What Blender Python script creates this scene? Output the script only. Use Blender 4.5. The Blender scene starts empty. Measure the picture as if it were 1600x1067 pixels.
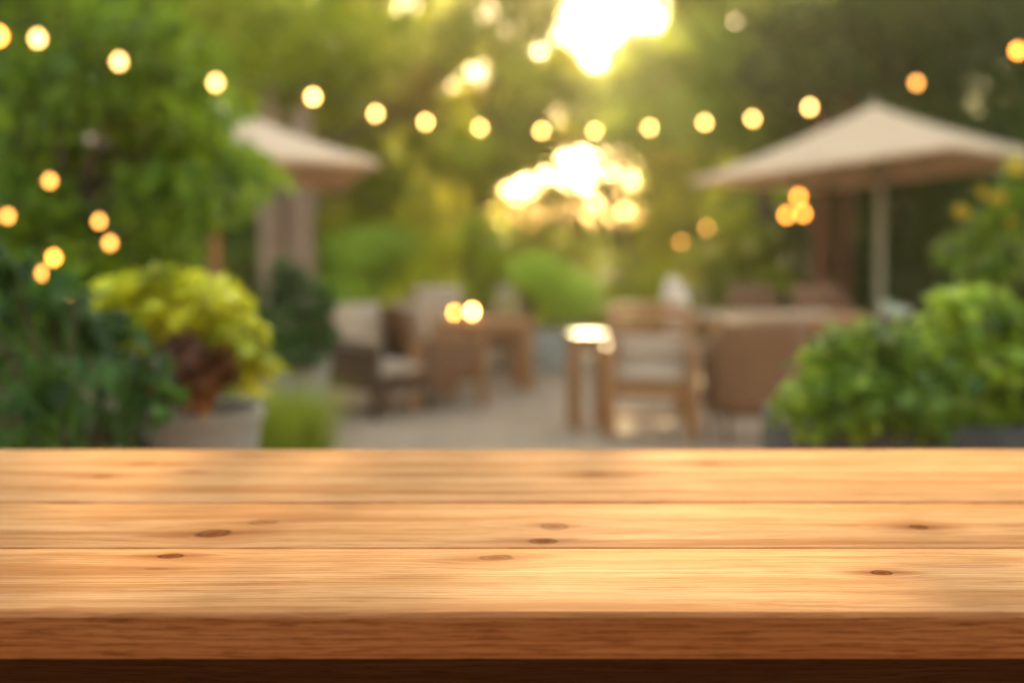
import bpy, bmesh, math, random
import numpy as np
from mathutils import Vector, Matrix, Euler
random.seed(7); rng = np.random.default_rng(11)
S = bpy.context.scene
COL = S.collection
R = math.radians
F, HY, CZ = 1778.0, 350.0, 1.6           # focal length (px of the photo), horizon row, eye height

def P(px, py, d):                         # a measured direction and distance -> point in the garden
    return Vector(((px-800)/F*d, d, CZ-(py-HY)/F*d))

# ------------------------------------------------------------------ objects
def link(o, parent=None):
    COL.objects.link(o)
    if parent is not None: o.parent = parent
    return o
def tag(o, label=None, cat=None, group=None, kind=None):
    if label: o['label'] = label
    if cat: o['category'] = cat
    if group: o['group'] = group
    if kind: o['kind'] = kind
    return o
def thing(name, label, cat, loc=(0, 0, 0), rz=0, group=None):
    o = bpy.data.objects.new(name, None); o.empty_display_size = .1
    o.location = loc; o.rotation_euler = (0, 0, rz)
    link(o); return tag(o, label, cat, group)
def copy_tree(o, parent=None):
    c = o.copy(); link(c)
    if parent is not None: c.parent = parent
    for ch in [x for x in bpy.data.objects if x.parent == o]: copy_tree(ch, c)
    return c

class MB:
    """collects shapes into one mesh"""
    def __init__(s): s.bm = bmesh.new()
    def add(s, bm2, M=None):
        if M is not None: bm2.transform(M)
        me = bpy.data.meshes.new('tmp'); bm2.to_mesh(me); bm2.free()
        s.bm.from_mesh(me); bpy.data.meshes.remove(me); return s
    def box(s, c, d, rot=(0, 0, 0), bev=.006, seg=2):
        b = bmesh.new(); bmesh.ops.create_cube(b, size=1)
        bmesh.ops.scale(b, vec=d, verts=b.verts)
        if bev: bmesh.ops.bevel(b, geom=b.edges[:], offset=min(bev, min(d)*.45), segments=seg, profile=.5, affect='EDGES')
        return s.add(b, Matrix.Translation(c) @ Euler(rot).to_matrix().to_4x4())
    def tube(s, pts, r, n=10, cap=True):
        pts = [Vector(p) for p in pts]; rs = r if hasattr(r, '__len__') else [r]*len(pts)
        b = bmesh.new(); rings = []; up = Vector((0, 0, 1))
        for i, p in enumerate(pts):
            t = (pts[min(i+1, len(pts)-1)]-pts[max(i-1, 0)]).normalized()
            u = t.cross(up)
            if u.length < .05: u = t.cross(Vector((1, 0, 0)))
            u.normalize(); v = u.cross(t)
            rings.append([b.verts.new(p+(u*math.cos(2*math.pi*k/n)+v*math.sin(2*math.pi*k/n))*rs[i]) for k in range(n)])
        for a, c in zip(rings, rings[1:]):
            for k in range(n): b.faces.new((a[k], a[(k+1) % n], c[(k+1) % n], c[k]))
        if cap: b.faces.new(rings[0][::-1]); b.faces.new(rings[-1])
        return s.add(b)
    def lathe(s, prof, c=(0, 0, 0), n=28):
        b = bmesh.new(); rings = []
        for r, z in prof:
            rings.append([b.verts.new((r*math.cos(2*math.pi*k/n), r*math.sin(2*math.pi*k/n), z)) for k in range(n)])
        for a, q in zip(rings, rings[1:]):
            for k in range(n): b.faces.new((a[k], a[(k+1) % n], q[(k+1) % n], q[k]))
        b.faces.new(rings[0][::-1]); b.faces.new(rings[-1])
        return s.add(b, Matrix.Translation(c))
    def cushion(s, c, d, rot=(0, 0, 0)):
        """soft pillow: box, subdivided and puffed"""
        b = bmesh.new(); bmesh.ops.create_cube(b, size=2)
        bmesh.ops.subdivide_edges(b, edges=b.edges[:], cuts=7, use_grid_fill=True)
        for v in b.verts:
            x, y, z = v.co
            fx, fy = (1-abs(x)**3), (1-abs(y)**3)
            z2 = z*(.35+.65*(max(fx, 0)*max(fy, 0))**.45)
            k = 1-.05*z*z
            v.co = Vector((x*k*d[0]/2, y*k*d[1]/2, (z2+.03*math.sin(5*x+3*y))*d[2]/2))
        return s.add(b, Matrix.Translation(c) @ Euler(rot).to_matrix().to_4x4())
    def build(s, name, mat, parent=None, smooth=True):
        me = bpy.data.meshes.new(name); s.bm.to_mesh(me); s.bm.free()
        me.materials.append(mat)
        if smooth:
            me.polygons.foreach_set('use_smooth', [True]*len(me.polygons))
            try: me.set_sharp_from_angle(angle=R(38))
            except Exception: pass
        return link(bpy.data.objects.new(name, me), parent)

# ------------------------------------------------------------------ materials
class NT:
    def __init__(s, name):
        s.m = bpy.data.materials.new(name); s.m.use_nodes = True
        s.t = s.m.node_tree; s.t.nodes.clear()
        s.out = s.t.nodes.new('ShaderNodeOutputMaterial')
    def n(s, ty, **kw):
        o = s.t.nodes.new(ty)
        for k, v in kw.items():
            if hasattr(o, k): setattr(o, k, v)
            else: s.put(o.inputs[k], v)
        return o
    def put(s, sock, v):
        if hasattr(v, 'is_output'): s.t.links.new(v, sock)
        elif hasattr(v, 'outputs'): s.t.links.new(v.outputs[0], sock)
        else: sock.default_value = v
    def math(s, op, a, b=0.0, c=None, clamp=False):
        o = s.t.nodes.new('ShaderNodeMath'); o.operation = op; o.use_clamp = clamp
        s.put(o.inputs[0], a); s.put(o.inputs[1], b)
        if c is not None: s.put(o.inputs[2], c)
        return o.outputs[0]
    def vmath(s, op, a, b):
        o = s.t.nodes.new('ShaderNodeVectorMath'); o.operation = op
        s.put(o.inputs[0], a); s.put(o.inputs[1], b)
        return o.outputs['Value'] if op == 'LENGTH' else o.outputs[0]
    def ramp(s, f, stops, interp='LINEAR'):
        o = s.t.nodes.new('ShaderNodeValToRGB'); cr = o.color_ramp; cr.interpolation = interp
        while len(cr.elements) < len(stops): cr.elements.new(.5)
        for e, (p, c) in zip(cr.elements, stops): e.position = p; e.color = (*c, 1) if len(c) == 3 else c
        s.put(o.inputs[0], f); return o.outputs[0]
    def mix(s, f, a, b, mode='MIX'):
        o = s.t.nodes.new('ShaderNodeMix'); o.data_type = 'RGBA'; o.blend_type = mode
        s.put(o.inputs[0], f)
        s.put(o.inputs[6], a if not isinstance(a, tuple) else (*a[:3], 1)); s.put(o.inputs[7], b if not isinstance(b, tuple) else (*b[:3], 1))
        return o.outputs[2]
    def noise(s, vec, scale, detail=3, rough=.5, dist=0):
        o = s.n('ShaderNodeTexNoise'); s.put(o.inputs['Vector'], vec)
        o.inputs['Scale'].default_value = scale; o.inputs['Detail'].default_value = detail
        o.inputs['Roughness'].default_value = rough; o.inputs['Distortion'].default_value = dist
        return o.outputs[0]
    def coord(s, scale=(1, 1, 1), which='Object', loc=(0, 0, 0)):
        c = s.n('ShaderNodeTexCoord'); m = s.n('ShaderNodeMapping')
        m.inputs['Scale'].default_value = scale; m.inputs['Location'].default_value = loc
        s.t.links.new(c.outputs[which], m.inputs['Vector']); return m.outputs[0]
    def bump(s, h, strength=.3, dist=.01):
        b = s.n('ShaderNodeBump'); b.inputs['Strength'].default_value = strength; b.inputs['Distance'].default_value = dist
        s.put(b.inputs['Height'], h); return b.outputs[0]
    def principled(s, col, rough=.6, normal=None, spec=.5, **kw):
        p = s.n('ShaderNodeBsdfPrincipled')
        s.put(p.inputs['Base Color'], (*col, 1) if isinstance(col, tuple) and len(col) == 3 else col)
        s.put(p.inputs['Roughness'], rough); p.inputs['Specular IOR Level'].default_value = spec
        if normal is not None: s.put(p.inputs['Normal'], normal)
        for k, v in kw.items(): s.put(p.inputs[k.replace('_', ' ')], v)
        return p
    def done(s, sh): s.t.links.new(sh.outputs[0], s.out.inputs[0]); return s.m

def simple_mat(name, c1, c2, scale=6, rough=.7, stretch=(1, 1, 1), bump=.2, bdist=.005, spec=.4, detail=4):
    t = NT(name); v = t.coord(stretch); n = t.noise(v, scale, detail, .6)
    return t.done(t.principled(t.ramp(n, [(.3, c1), (.7, c2)]), rough, t.bump(n, bump, bdist), spec))

def leaf_mat(name, dark, mid, lite, trans=.45, gloss=.45):
    """foliage: every leaf has its own tint; part of the light passes through the blade"""
    t = NT(name); a = t.n('ShaderNodeAttribute', attribute_name='tint')
    col = t.ramp(a.outputs['Fac'], [(.12, dark), (.5, mid), (.88, lite)])
    p = t.principled(col, gloss, spec=.35)
    tr = t.n('ShaderNodeBsdfTranslucent')
    t.put(tr.inputs[0], t.mix(.5, col, tuple(min(1, x*1.9) for x in lite)))
    m = t.n('ShaderNodeMixShader'); m.inputs[0].default_value = trans
    t.t.links.new(p.outputs[0], m.inputs[1]); t.t.links.new(tr.outputs[0], m.inputs[2])
    return t.done(m)

def cloth_mat(name, col, trans=.35, weave=260):
    t = NT(name); v = t.coord(); n = t.noise(v, 3, 4, .6)
    c = t.mix(n, tuple(x*.88 for x in col), tuple(min(1, x*1.08) for x in col))
    w = t.noise(v, weave, 2)
    p = t.principled(c, .9, t.bump(w, .15, .001), .15)
    if not trans: return t.done(p)
    tr = t.n('ShaderNodeBsdfTranslucent'); t.put(tr.inputs[0], c)
    m = t.n('ShaderNodeMixShader'); m.inputs[0].default_value = trans
    t.t.links.new(p.outputs[0], m.inputs[1]); t.t.links.new(tr.outputs[0], m.inputs[2])
    return t.done(m)

def emit_mat(name, col, strength):
    t = NT(name); e = t.n('ShaderNodeEmission'); e.inputs[0].default_value = (*col, 1); e.inputs[1].default_value = strength
    return t.done(e)

TZ = 1.15                                  # height of the near table's top
def T(px, py):                             # a mark on the table top -> metres on it
    d = F*(CZ-TZ)/(py-HY); return ((px-800)/F*d, d)

def table_wood(name, knots, streaks, seed, tone=1.0, axis_z=False):
    """pale oiled wood: long grain along x that swerves round the knots (marks of the wood itself)"""
    t = NT(name); tc = t.n('ShaderNodeTexCoord'); sep = t.n('ShaderNodeSeparateXYZ')
    t.t.links.new(tc.outputs['Object'], sep.inputs[0])
    X = sep.outputs[0]; Y0 = sep.outputs[2] if axis_z else sep.outputs[1]; Y = Y0
    def comb(x, y, z=0.0):
        c = t.n('ShaderNodeCombineXYZ'); t.put(c.inputs[0], x); t.put(c.inputs[1], y); t.put(c.inputs[2], z); return c.outputs[0]
    # slow wander of the grain
    wander = t.noise(comb(t.math('MULTIPLY', X, 1.0), t.math('MULTIPLY', Y, 5), seed), 1, 3, .5)
    Yw = t.math('ADD', Y, t.math('MULTIPLY', t.math('SUBTRACT', wander, .5), .055))
    core = None; halo = None; ring = None; tail = None
    wob = t.math('MULTIPLY', t.math('SUBTRACT', t.noise(comb(t.math('MULTIPLY', X, 20), t.math('MULTIPLY', Y, 34), seed+4), 1, 3, .6), .5), 1.3)
    for (kx, ky, hw, hh, tilt, dk) in knots:
        dx = t.math('SUBTRACT', X, kx); dy0 = t.math('SUBTRACT', Y0, ky)
        dy = t.math('ADD', dy0, t.math('MULTIPLY', dx, -tilt))
        gx = t.math('MULTIPLY', dx, 1/(hw*3.6)); gy = t.math('MULTIPLY', dy, 1/(hh*3.0))
        r2 = t.math('ADD', t.math('MULTIPLY', gx, gx), t.math('MULTIPLY', gy, gy))
        e = t.math('POWER', 2.718, t.math('MULTIPLY', r2, -1))
        Yw = t.math('SUBTRACT', Yw, t.math('MULTIPLY', t.math('MULTIPLY', dy, e), .93))
        cx = t.math('MULTIPLY', dx, 1/hw); cy = t.math('MULTIPLY', dy, 1/hh)
        r = t.math('SQRT', t.math('ADD', t.math('MULTIPLY', cx, cx), t.math('MULTIPLY', cy, cy)))
        r = t.math('ADD', r, wob)
        c = t.math('MULTIPLY', t.math('SUBTRACT', 1.35, r, clamp=True), dk)           # the knot's heart
        rim = t.math('SUBTRACT', 1, t.math('MULTIPLY', t.math('ABSOLUTE', t.math('SUBTRACT', r, 1.0)), 3.2), clamp=True)
        rim = t.math('MULTIPLY', rim, dk*.8)
        tx_ = t.math('MULTIPLY', dx, 1/(hw*4.5)); ty_ = t.math('ADD', t.math('MULTIPLY', dy, 1/(hh*1.0)), t.math('MULTIPLY', wob, 1.2))
        tl = t.math('MULTIPLY', t.math('POWER', 2.718, t.math('MULTIPLY', t.math('ADD', t.math('MULTIPLY', tx_, tx_), t.math('MULTIPLY', ty_, ty_)), -1)), .75*dk+.1)
        tail = tl if tail is None else t.math('MAXIMUM', tail, tl)
        h = t.math('MULTIPLY', e, .75*dk+.25)
        core = c if core is None else t.math('MAXIMUM', core, c)
        ring = rim if ring is None else t.math('MAXIMUM', ring, rim)
        halo = h if halo is None else t.math('MAXIMUM', halo, h)
    fx, fy, my = (14, 360, 190) if axis_z else (9, 185, 78)
    broad = t.noise(comb(t.math('MULTIPLY', X, 1.1), t.math('MULTIPLY', Yw, 22), seed+1), 1, 4, .55)
    mid = t.noise(comb(t.math('MULTIPLY', X, 1.5), t.math('MULTIPLY', Yw, my), seed+2), 1, 4, .6)
    fine = t.noise(comb(t.math('MULTIPLY', X, fx), t.math('MULTIPLY', Yw, fy), seed+3), 1, 3, .65)
    late = t.n('ShaderNodeTexWave', wave_type='BANDS', bands_direction='Y')
    t.put(late.inputs['Vector'], comb(t.math('MULTIPLY', X, .35), Yw, seed)); late.inputs['Scale'].default_value = 34
    late.inputs['Distortion'].default_value = 2.6; late.inputs['Detail'].default_value = 3; late.inputs['Detail Scale'].default_value = 1.3
    k = tone*.86
    lite, med, deep = (.69*k, .415*k, .20*k), (.60*k, .325*k, .14*k), (.45*k, .205*k, .07*k)
    col = t.ramp(t.math('ADD', t.math('MULTIPLY', broad, .62), t.math('MULTIPLY', mid, .38)), [(.38, deep), (.49, med), (.585, lite)])
    col = t.mix(t.math('MULTIPLY', t.math('POWER', late.outputs['Fac'], 3), .55), col, (.43*k, .19*k, .062*k))
    col = t.mix(t.math('MULTIPLY', t.ramp(fine, [(.50, (0, 0, 0)), (.62, (1, 1, 1))]), .85 if axis_z else .5), col, (.30*k, .12*k, .035*k))
    if halo is not None: col = t.mix(t.math('MULTIPLY', halo, t.math('ADD', t.math('MULTIPLY', mid, .9), .35), clamp=True), col, (.38*k, .155*k, .055*k))
    if core is not None:
        col = t.mix(tail, col, (.20*k, .060*k, .014*k))
        col = t.mix(t.math('MULTIPLY', core, .85, clamp=True), col, (.13*k, .028*k, .006*k))
        col = t.mix(ring, col, (.020*k, .005*k, .002*k))
    for (sx, sy, hw, hh, dk) in streaks:      # resin streaks
        dx = t.math('MULTIPLY', t.math('SUBTRACT', X, sx), 1/hw); dy = t.math('MULTIPLY', t.math('SUBTRACT', t.math('ADD', Y0, t.math('MULTIPLY', t.math('SUBTRACT', wander, .5), .05)), sy), 1/hh)
        e = t.math('POWER', 2.718, t.math('MULTIPLY', t.math('ADD', t.math('MULTIPLY', dx, dx), t.math('MULTIPLY', dy, dy)), -1))
        col = t.mix(t.math('MULTIPLY', e, dk), col, (.33*k, .125*k, .04*k))
    if axis_z: col = t.mix(1.0, col, (1.0, .84, .68), 'MULTIPLY')      # edge, apron and leg colour pulled towards red
    blot = t.noise(comb(t.math('MULTIPLY', X, 3), t.math('MULTIPLY', Y0, 9), seed+9), 1, 5, .65)
    col = t.mix(t.math('MULTIPLY', t.ramp(blot, [(.48, (0, 0, 0)), (.70, (1, 1, 1))]), .35), col, (.40*k, .19*k, .07*k))
    bh = t.math('ADD', t.math('MULTIPLY', fine, .6), t.math('MULTIPLY', mid, .4))
    rough = t.ramp(mid, [(.3, (.52, .52, .52)), (.7, (.70, .70, .70))])
    nrm = t.bump(bh, .5, .0010)
    df = t.n('ShaderNodeBsdfDiffuse'); t.put(df.inputs['Color'], col); df.inputs['Roughness'].default_value = .3; t.put(df.inputs['Normal'], nrm)
    gl = t.n('ShaderNodeBsdfGlossy'); t.put(gl.inputs['Roughness'], rough); t.put(gl.inputs['Normal'], nrm)
    p = t.n('ShaderNodeMixShader'); t.put(p.inputs[0], t.math('MULTIPLY', t.math('SUBTRACT', 1, core if core is not None else 0.0, clamp=True), t.math('ADD', .004, t.math('MULTIPLY', mid, .010)))); t.t.links.new(df.outputs[0], p.inputs[1]); t.t.links.new(gl.outputs[0], p.inputs[2])
    return t.done(p)

M = {}
M['chair_wood'] = simple_mat('teak', (.26, .105, .036), (.42, .19, .07), 9, .55, (1, 1, 6))
M['dark_wood'] = simple_mat('dark stained wood', (.055, .026, .014), (.10, .05, .026), 9, .5, (1, 1, 5))
M['bright_wood'] = simple_mat('honey wood', (.20, .10, .03), (.28, .15, .045), 8, .5, (1, 4, 1))
M['pole_wood'] = simple_mat('varnished pole', (.38, .13, .04), (.50, .19, .055), 7, .45, (3, 3, .6))
M['grey_pole'] = simple_mat('weathered pole', (.22, .18, .12), (.30, .245, .165), 7, .6, (3, 3, .6))
M['metal'] = simple_mat('bronze fitting', (.12, .10, .08), (.18, .15, .12), 20, .4)
M['cable'] = simple_mat('rubber cable', (.012, .011, .010), (.02, .018, .016), 20, .7)
M['cushion'] = cloth_mat('beige cushion fabric', (.50, .35, .24), 0)
M['pale_cushion'] = cloth_mat('pale linen', (.76, .62, .51), 0)
M['canopy'] = cloth_mat('canopy canvas', (.92, .63, .42), .18)
M['concrete'] = simple_mat('concrete', (.21, .185, .16), (.32, .285, .245), 5, .85, bump=.35)
M['planter_grey'] = simple_mat('pale planter', (.26, .24, .20), (.36, .33, .28), 5, .85, bump=.3)
M['dark_planter'] = simple_mat('slate planter', (.035, .037, .036), (.065, .066, .062), 6, .7, bump=.3)
M['soil'] = simple_mat('soil', (.025, .016, .01), (.06, .04, .025), 30, .95, bump=.8, bdist=.02)
M['bark'] = simple_mat('bark', (.06, .038, .022), (.15, .10, .065), 10, .9, (3, 3, .5), .9, .03)
M['pink_bark'] = simple_mat('pale pinkish bark', (.22, .13, .095), (.40, .27, .21), 5, .85, (3, 3, .35), .7, .02)
M['red_bark'] = simple_mat('reddish bark', (.10, .035, .016), (.19, .075, .03), 6, .85, (3, 3, .4), .7, .02)
M['red_stem'] = simple_mat('red stems', (.14, .03, .015), (.28, .08, .035), 12, .6)
M['green_stem'] = simple_mat('green stems', (.05, .075, .02), (.09, .12, .03), 12, .6)
def wicker():
    t = NT('woven wicker'); v = t.coord((1, 1, 1))
    w1 = t.n('ShaderNodeTexWave', wave_type='BANDS', bands_direction='Z'); t.put(w1.inputs[0], v); w1.inputs['Scale'].default_value = 22; w1.inputs['Distortion'].default_value = 1
    w2 = t.n('ShaderNodeTexWave', wave_type='BANDS', bands_direction='X'); t.put(w2.inputs[0], v); w2.inputs['Scale'].default_value = 12; w2.inputs['Distortion'].default_value = 1
    h = t.math('MULTIPLY', w1.outputs['Fac'], w2.outputs['Fac'])
    n = t.noise(v, 5)
    c = t.mix(n, (.18, .072, .027), (.27, .118, .048)); c = t.mix(t.math('MULTIPLY', t.math('SUBTRACT', 1, h), .35), c, (.12, .058, .03))
    return t.done(t.principled(c, .6, t.bump(h, .6, .006), .4))
M['wicker'] = wicker()
M['bulb'] = emit_mat('lit bulb', (1, .52, .15), 4.8)
M['bulb_near'] = emit_mat('lit bulb seen near', (1, .52, .15), 2.4)
M['bulb_amber'] = emit_mat('lit amber bulb', (1, .33, .045), 3.6)
M['bulb_dim'] = emit_mat('dim amber bulb', (1, .40, .08), 1.9)
M['flame'] = emit_mat('candle flame', (1, .46, .13), 40)

M['flame_dim'] = emit_mat('low candle flame', (1, .36, .06), 16)

# leaves                     darkest leaf         mid leaf            youngest leaf
L = {
 'olive':  leaf_mat('olive leaves',  (.06, .08, .004), (.26, .31, .010), (.56, .60, .022)),
 'green':  leaf_mat('green leaves',  (.025, .055, .006), (.11, .20, .012), (.34, .46, .02)),
 'lime':   leaf_mat('lime leaves',   (.09, .14, .008), (.28, .36, .014), (.50, .54, .02), .58),
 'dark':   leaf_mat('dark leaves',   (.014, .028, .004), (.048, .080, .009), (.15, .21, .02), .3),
 'blue':   leaf_mat('blue green leaves', (.012, .035, .008), (.035, .095, .016), (.09, .19, .025), .35, .6),
 'sunglow': leaf_mat('sunny golden green leaves', (.22, .22, .01), (.46, .46, .018), (.74, .68, .035), .55),  # golden glow around the sun put into these leaf colours
 'bright': leaf_mat('bright lime leaves', (.12, .22, .015), (.32, .50, .035), (.58, .74, .08), .5),
 'yellow': leaf_mat('chartreuse leaves', (.20, .22, .010), (.52, .54, .018), (.74, .72, .04), .36),
 'gold':   leaf_mat('glow-toned golden leaves', (.12, .10, .012), (.30, .24, .02), (.50, .36, .03), .5),  # warm glow of lit foliage carried by the leaf colour
 'hydr':   leaf_mat('fresh leaves',  (.04, .09, .010), (.15, .25, .018), (.40, .52, .045), .35),
 'grass':  leaf_mat('grass blades',  (.08, .11, .012), (.20, .25, .02), (.34, .38, .04), .4),
 'petal':  leaf_mat('yellow petals', (.55, .36, .02), (.75, .52, .03), (.85, .65, .06), .3),
 'wpetal': leaf_mat('pale petals', (.45, .5, .35), (.6, .65, .48), (.75, .78, .6), .3),
}

# ------------------------------------------------------------------ foliage
def leaves_object(name, mat, pos, tint, size, parent, aspect=.55, up=.5, droop=.25, outward=None, simple=False):
    """one mesh of many folded leaf blades. pos Nx3, tint N, size N"""
    n = len(pos)
    nor = rng.normal(size=(n, 3)); nor[:, 2] = np.abs(nor[:, 2]) + up
    if outward is not None: nor += outward
    nor /= np.linalg.norm(nor, axis=1)[:, None]
    ax = rng.normal(size=(n, 3)); ax -= nor*(ax*nor).sum(1)[:, None]; ax /= np.linalg.norm(ax, axis=1)[:, None]
    sd = np.cross(nor, ax); s = size[:, None]
    down = np.array([0, 0, -1.0])
    b = pos - ax*s*.5
    t = pos + ax*s*.5 + down*s*droop
    m = pos + ax*s*.02 - nor*s*.03
    w = aspect*.5
    l = pos + sd*s*w + nor*s*.10
    r = pos - sd*s*w + nor*s*.10
    if simple:
        V = np.stack([b, r, t, l], 1).reshape(-1, 3)
        k = np.arange(n)[:, None]*4
        tri = np.concatenate([k+np.array([[0, 1, 2]]), k+np.array([[0, 2, 3]])], 1).reshape(-1, 3); per = 4
    else:
        l2 = pos + ax*s*.28 + sd*s*w*.72 + nor*s*.06 + down*s*droop*.5; r2 = pos + ax*s*.28 - sd*s*w*.72 + nor*s*.06 + down*s*droop*.5
        V = np.stack([b, r, r2, t, l2, l, m], 1).reshape(-1, 3)
        k = np.arange(n)[:, None]*7
        tri = np.concatenate([k+np.array([q]) for q in ([0, 1, 6], [1, 2, 6], [2, 3, 6], [3, 4, 6], [4, 5, 6], [5, 0, 6])], 1).reshape(-1, 3); per = 7
    me = bpy.data.meshes.new(name)
    me.vertices.add(len(V)); me.vertices.foreach_set('co', V.astype(np.float32).ravel())
    nt = len(tri); me.loops.add(nt*3); me.loops.foreach_set('vertex_index', tri.astype(np.int32).ravel())
    me.polygons.add(nt); me.polygons.foreach_set('loop_start', np.arange(0, nt*3, 3, dtype=np.int32))
    try: me.polygons.foreach_set('loop_total', np.full(nt, 3, dtype=np.int32))
    except Exception: pass
    a = me.attributes.new('tint', 'FLOAT', 'POINT'); a.data.foreach_set('value', np.repeat(tint, per).astype(np.float32))
    me.materials.append(mat); me.update(); me.validate()
    return link(bpy.data.objects.new(name, me), parent)

def blob_points(blobs, n, shell=.55):
    """blobs: (centre, radii); points mostly in each blob's outer layer; returns pos, blob index, outward"""
    vol = np.array([b[1][0]*b[1][1]*b[1][2] for b in blobs])**.8
    idx = rng.choice(len(blobs), n, p=vol/vol.sum())
    d = rng.normal(size=(n, 3)); d /= np.linalg.norm(d, axis=1)[:, None]
    rr = shell + (1-shell)*rng.random(n)**.7; rr *= 1+.10*rng.normal(size=n)
    c = np.array([b[0] for b in blobs])[idx]; ra = np.array([b[1] for b in blobs])[idx]
    return c + d*ra*rr[:, None], idx, d

def make_blobs(c, rad, nb, rb, zbias=0.0, seed=None, keep=None):
    """clumps spread through an ellipsoid"""
    g = np.random.default_rng(seed); out = []
    while len(out) < nb:
        d = g.normal(size=3); d /= np.linalg.norm(d)
        q = np.array(c) + d*np.array(rad)*(.35+.65*g.random()**.5)
        if q[2] < c[2]-rad[2]*(1-zbias): continue
        if keep and not keep(q): continue
        k = rb*(.6+.8*g.random()); out.append((q, (k*1.15, k*1.15, k*.8)))
    return out

def plant(name, label, cat, base, blobs, n, leaf, lmat, stem_r=.03, smat=None, group=None, aspect=.55, up=.5, shell=.55, droop=.25,
          trunk_name='trunk', foliage_name='crown', simple=False, spread=.22, fork=.45, lean=(0, 0), limbs=None, tofs=0.0):
    base = Vector(base)
    root = thing(name, label, cat, base, 0, group)
    pos, idx, out = blob_points(blobs, n, shell)
    tb = rng.normal(.5, .24, len(blobs)); tint = np.clip(tb[idx] + rng.normal(0, spread, n)*.7 + tofs, 0, 1)
    size = leaf*(.6+.8*rng.random(n))
    leaves_object(foliage_name, lmat, pos-np.array(base), tint, size, root, aspect, up, droop, out*.6, simple)
    cen = sum((Vector(b[0]) for b in blobs), Vector())/len(blobs)
    top = Vector((base.x+(cen.x-base.x)*.5+lean[0], base.y+(cen.y-base.y)*.5, base.z+(cen.z-base.z)*fork*1.6))
    mb = MB(); O = base
    wob = Vector((random.uniform(-1, 1), random.uniform(-1, 1), 0))*stem_r
    mb.tube([Vector(), (top-O)*.35+wob, (top-O)*.7-wob*.5, top-O], [stem_r*1.25, stem_r, stem_r*.85, stem_r*.65], 10)
    sel = blobs if limbs is None else random.sample(blobs, min(limbs, len(blobs)))
    for b in sel:
        q = Vector(b[0])-O; s0 = (top-O)*random.uniform(.55, .98)
        mid = s0.lerp(q, .5)+Vector((random.uniform(-1, 1), random.uniform(-1, 1), random.uniform(0, 1)))*q.length*.05
        mb.tube([s0, mid, q], [stem_r*.42, stem_r*.28, stem_r*.10], 6)
    mb.build(trunk_name, smat or M['bark'], root)
    return root

# ================================================================== setting
def sheet(name, x0, x1, y0, y1, z, mat, nx=1, ny=1):
    me = bpy.data.meshes.new(name)
    V = [(x0+(x1-x0)*i/nx, y0+(y1-y0)*j/ny, z) for j in range(ny+1) for i in range(nx+1)]
    Fc = [(j*(nx+1)+i, j*(nx+1)+i+1, (j+1)*(nx+1)+i+1, (j+1)*(nx+1)+i) for j in range(ny) for i in range(nx)]
    me.from_pydata(V, [], Fc); me.materials.append(mat)
    return link(bpy.data.objects.new(name, me))
t = NT('garden soil and lawn'); v = t.coord(); n = t.noise(v, .8, 6, .6); n2 = t.noise(v, 40, 3)
lawn = t.done(t.principled(t.mix(n2, t.ramp(n, [(.35, (.045, .065, .014)), (.6, (.09, .11, .02))]), (.05, .05, .015)), .95, t.bump(n2, .6, .03), .2))
tag(sheet('ground', -400, 400, -200, 700, -.012, lawn), kind='structure')
t = NT('stone paving'); v = t.coord()
br = t.n('ShaderNodeTexBrick'); t.put(br.inputs['Vector'], v)
br.inputs['Scale'].default_value = 1.0; br.inputs['Brick Width'].default_value = .6; br.inputs['Row Height'].default_value = .4
br.inputs['Mortar Size'].default_value = .008; br.inputs['Mortar Smooth'].default_value = .3
br.inputs['Color1'].default_value = (.56, .36, .23, 1); br.inputs['Color2'].default_value = (.43, .28, .185, 1); br.inputs['Mortar'].default_value = (.16, .12, .09, 1)
n = t.noise(v, 1.4, 5, .6); n3 = t.noise(v, 22, 4, .6)
c = t.mix(.5, br.outputs['Color'], t.ramp(n, [(.3, (.34, .21, .13)), (.7, (.62, .42, .27))])); c = t.mix(t.math('MULTIPLY', n3, .3), c, (.20, .14, .1))
paving = t.done(t.principled(c, .75, t.bump(t.math('ADD', n3, br.outputs['Fac']), .3, .006), .4))
tag(sheet('patio', -6, 7, -3, 15.5, -.004, paving), kind='structure')

# ================================================================== near table
near = thing('wooden_table', 'long honey coloured plank table with knots in sharp focus in the foreground', 'table', (0, 1.8, 0))
yb, y1, y2, yf = 2.2727, 1.839, 1.584, 1.318
def kn(px, py, hwpx, dk=1.0, hh=None, tilt=0.0):
    x, y = T(px, py); hw = hwpx/F*y*.72; return (x, y-1.8, hw, hh*.85 if hh else hw*.52, tilt, dk)
def st(px, py, hwpx, hh, dk=.5):
    x, y = T(px, py); return (x, y-1.8, hwpx/F*y, hh, dk)
knots = [
 [kn(160, 744, 17, .75), kn(298, 737, 9, 1.0), kn(222, 725, 28, .45, .014), kn(1108, 724, 20, .5, .014), kn(930, 741, 26, .3, .016)],
 [kn(335, 833, 34, .85, .020, .12), kn(412, 815, 28, .45, .016, .12), kn(848, 845, 27, 1.0, .015), kn(866, 822, 26, .45, .020), kn(1436, 823, 17, 1.0, .012)],
 [kn(268, 868, 24, .95, .011, .05), kn(775, 871, 32, .6, .014, .10), kn(1376, 894, 20, 1.0, .010), kn(245, 888, 20, .4, .004, 0)],
]
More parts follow.
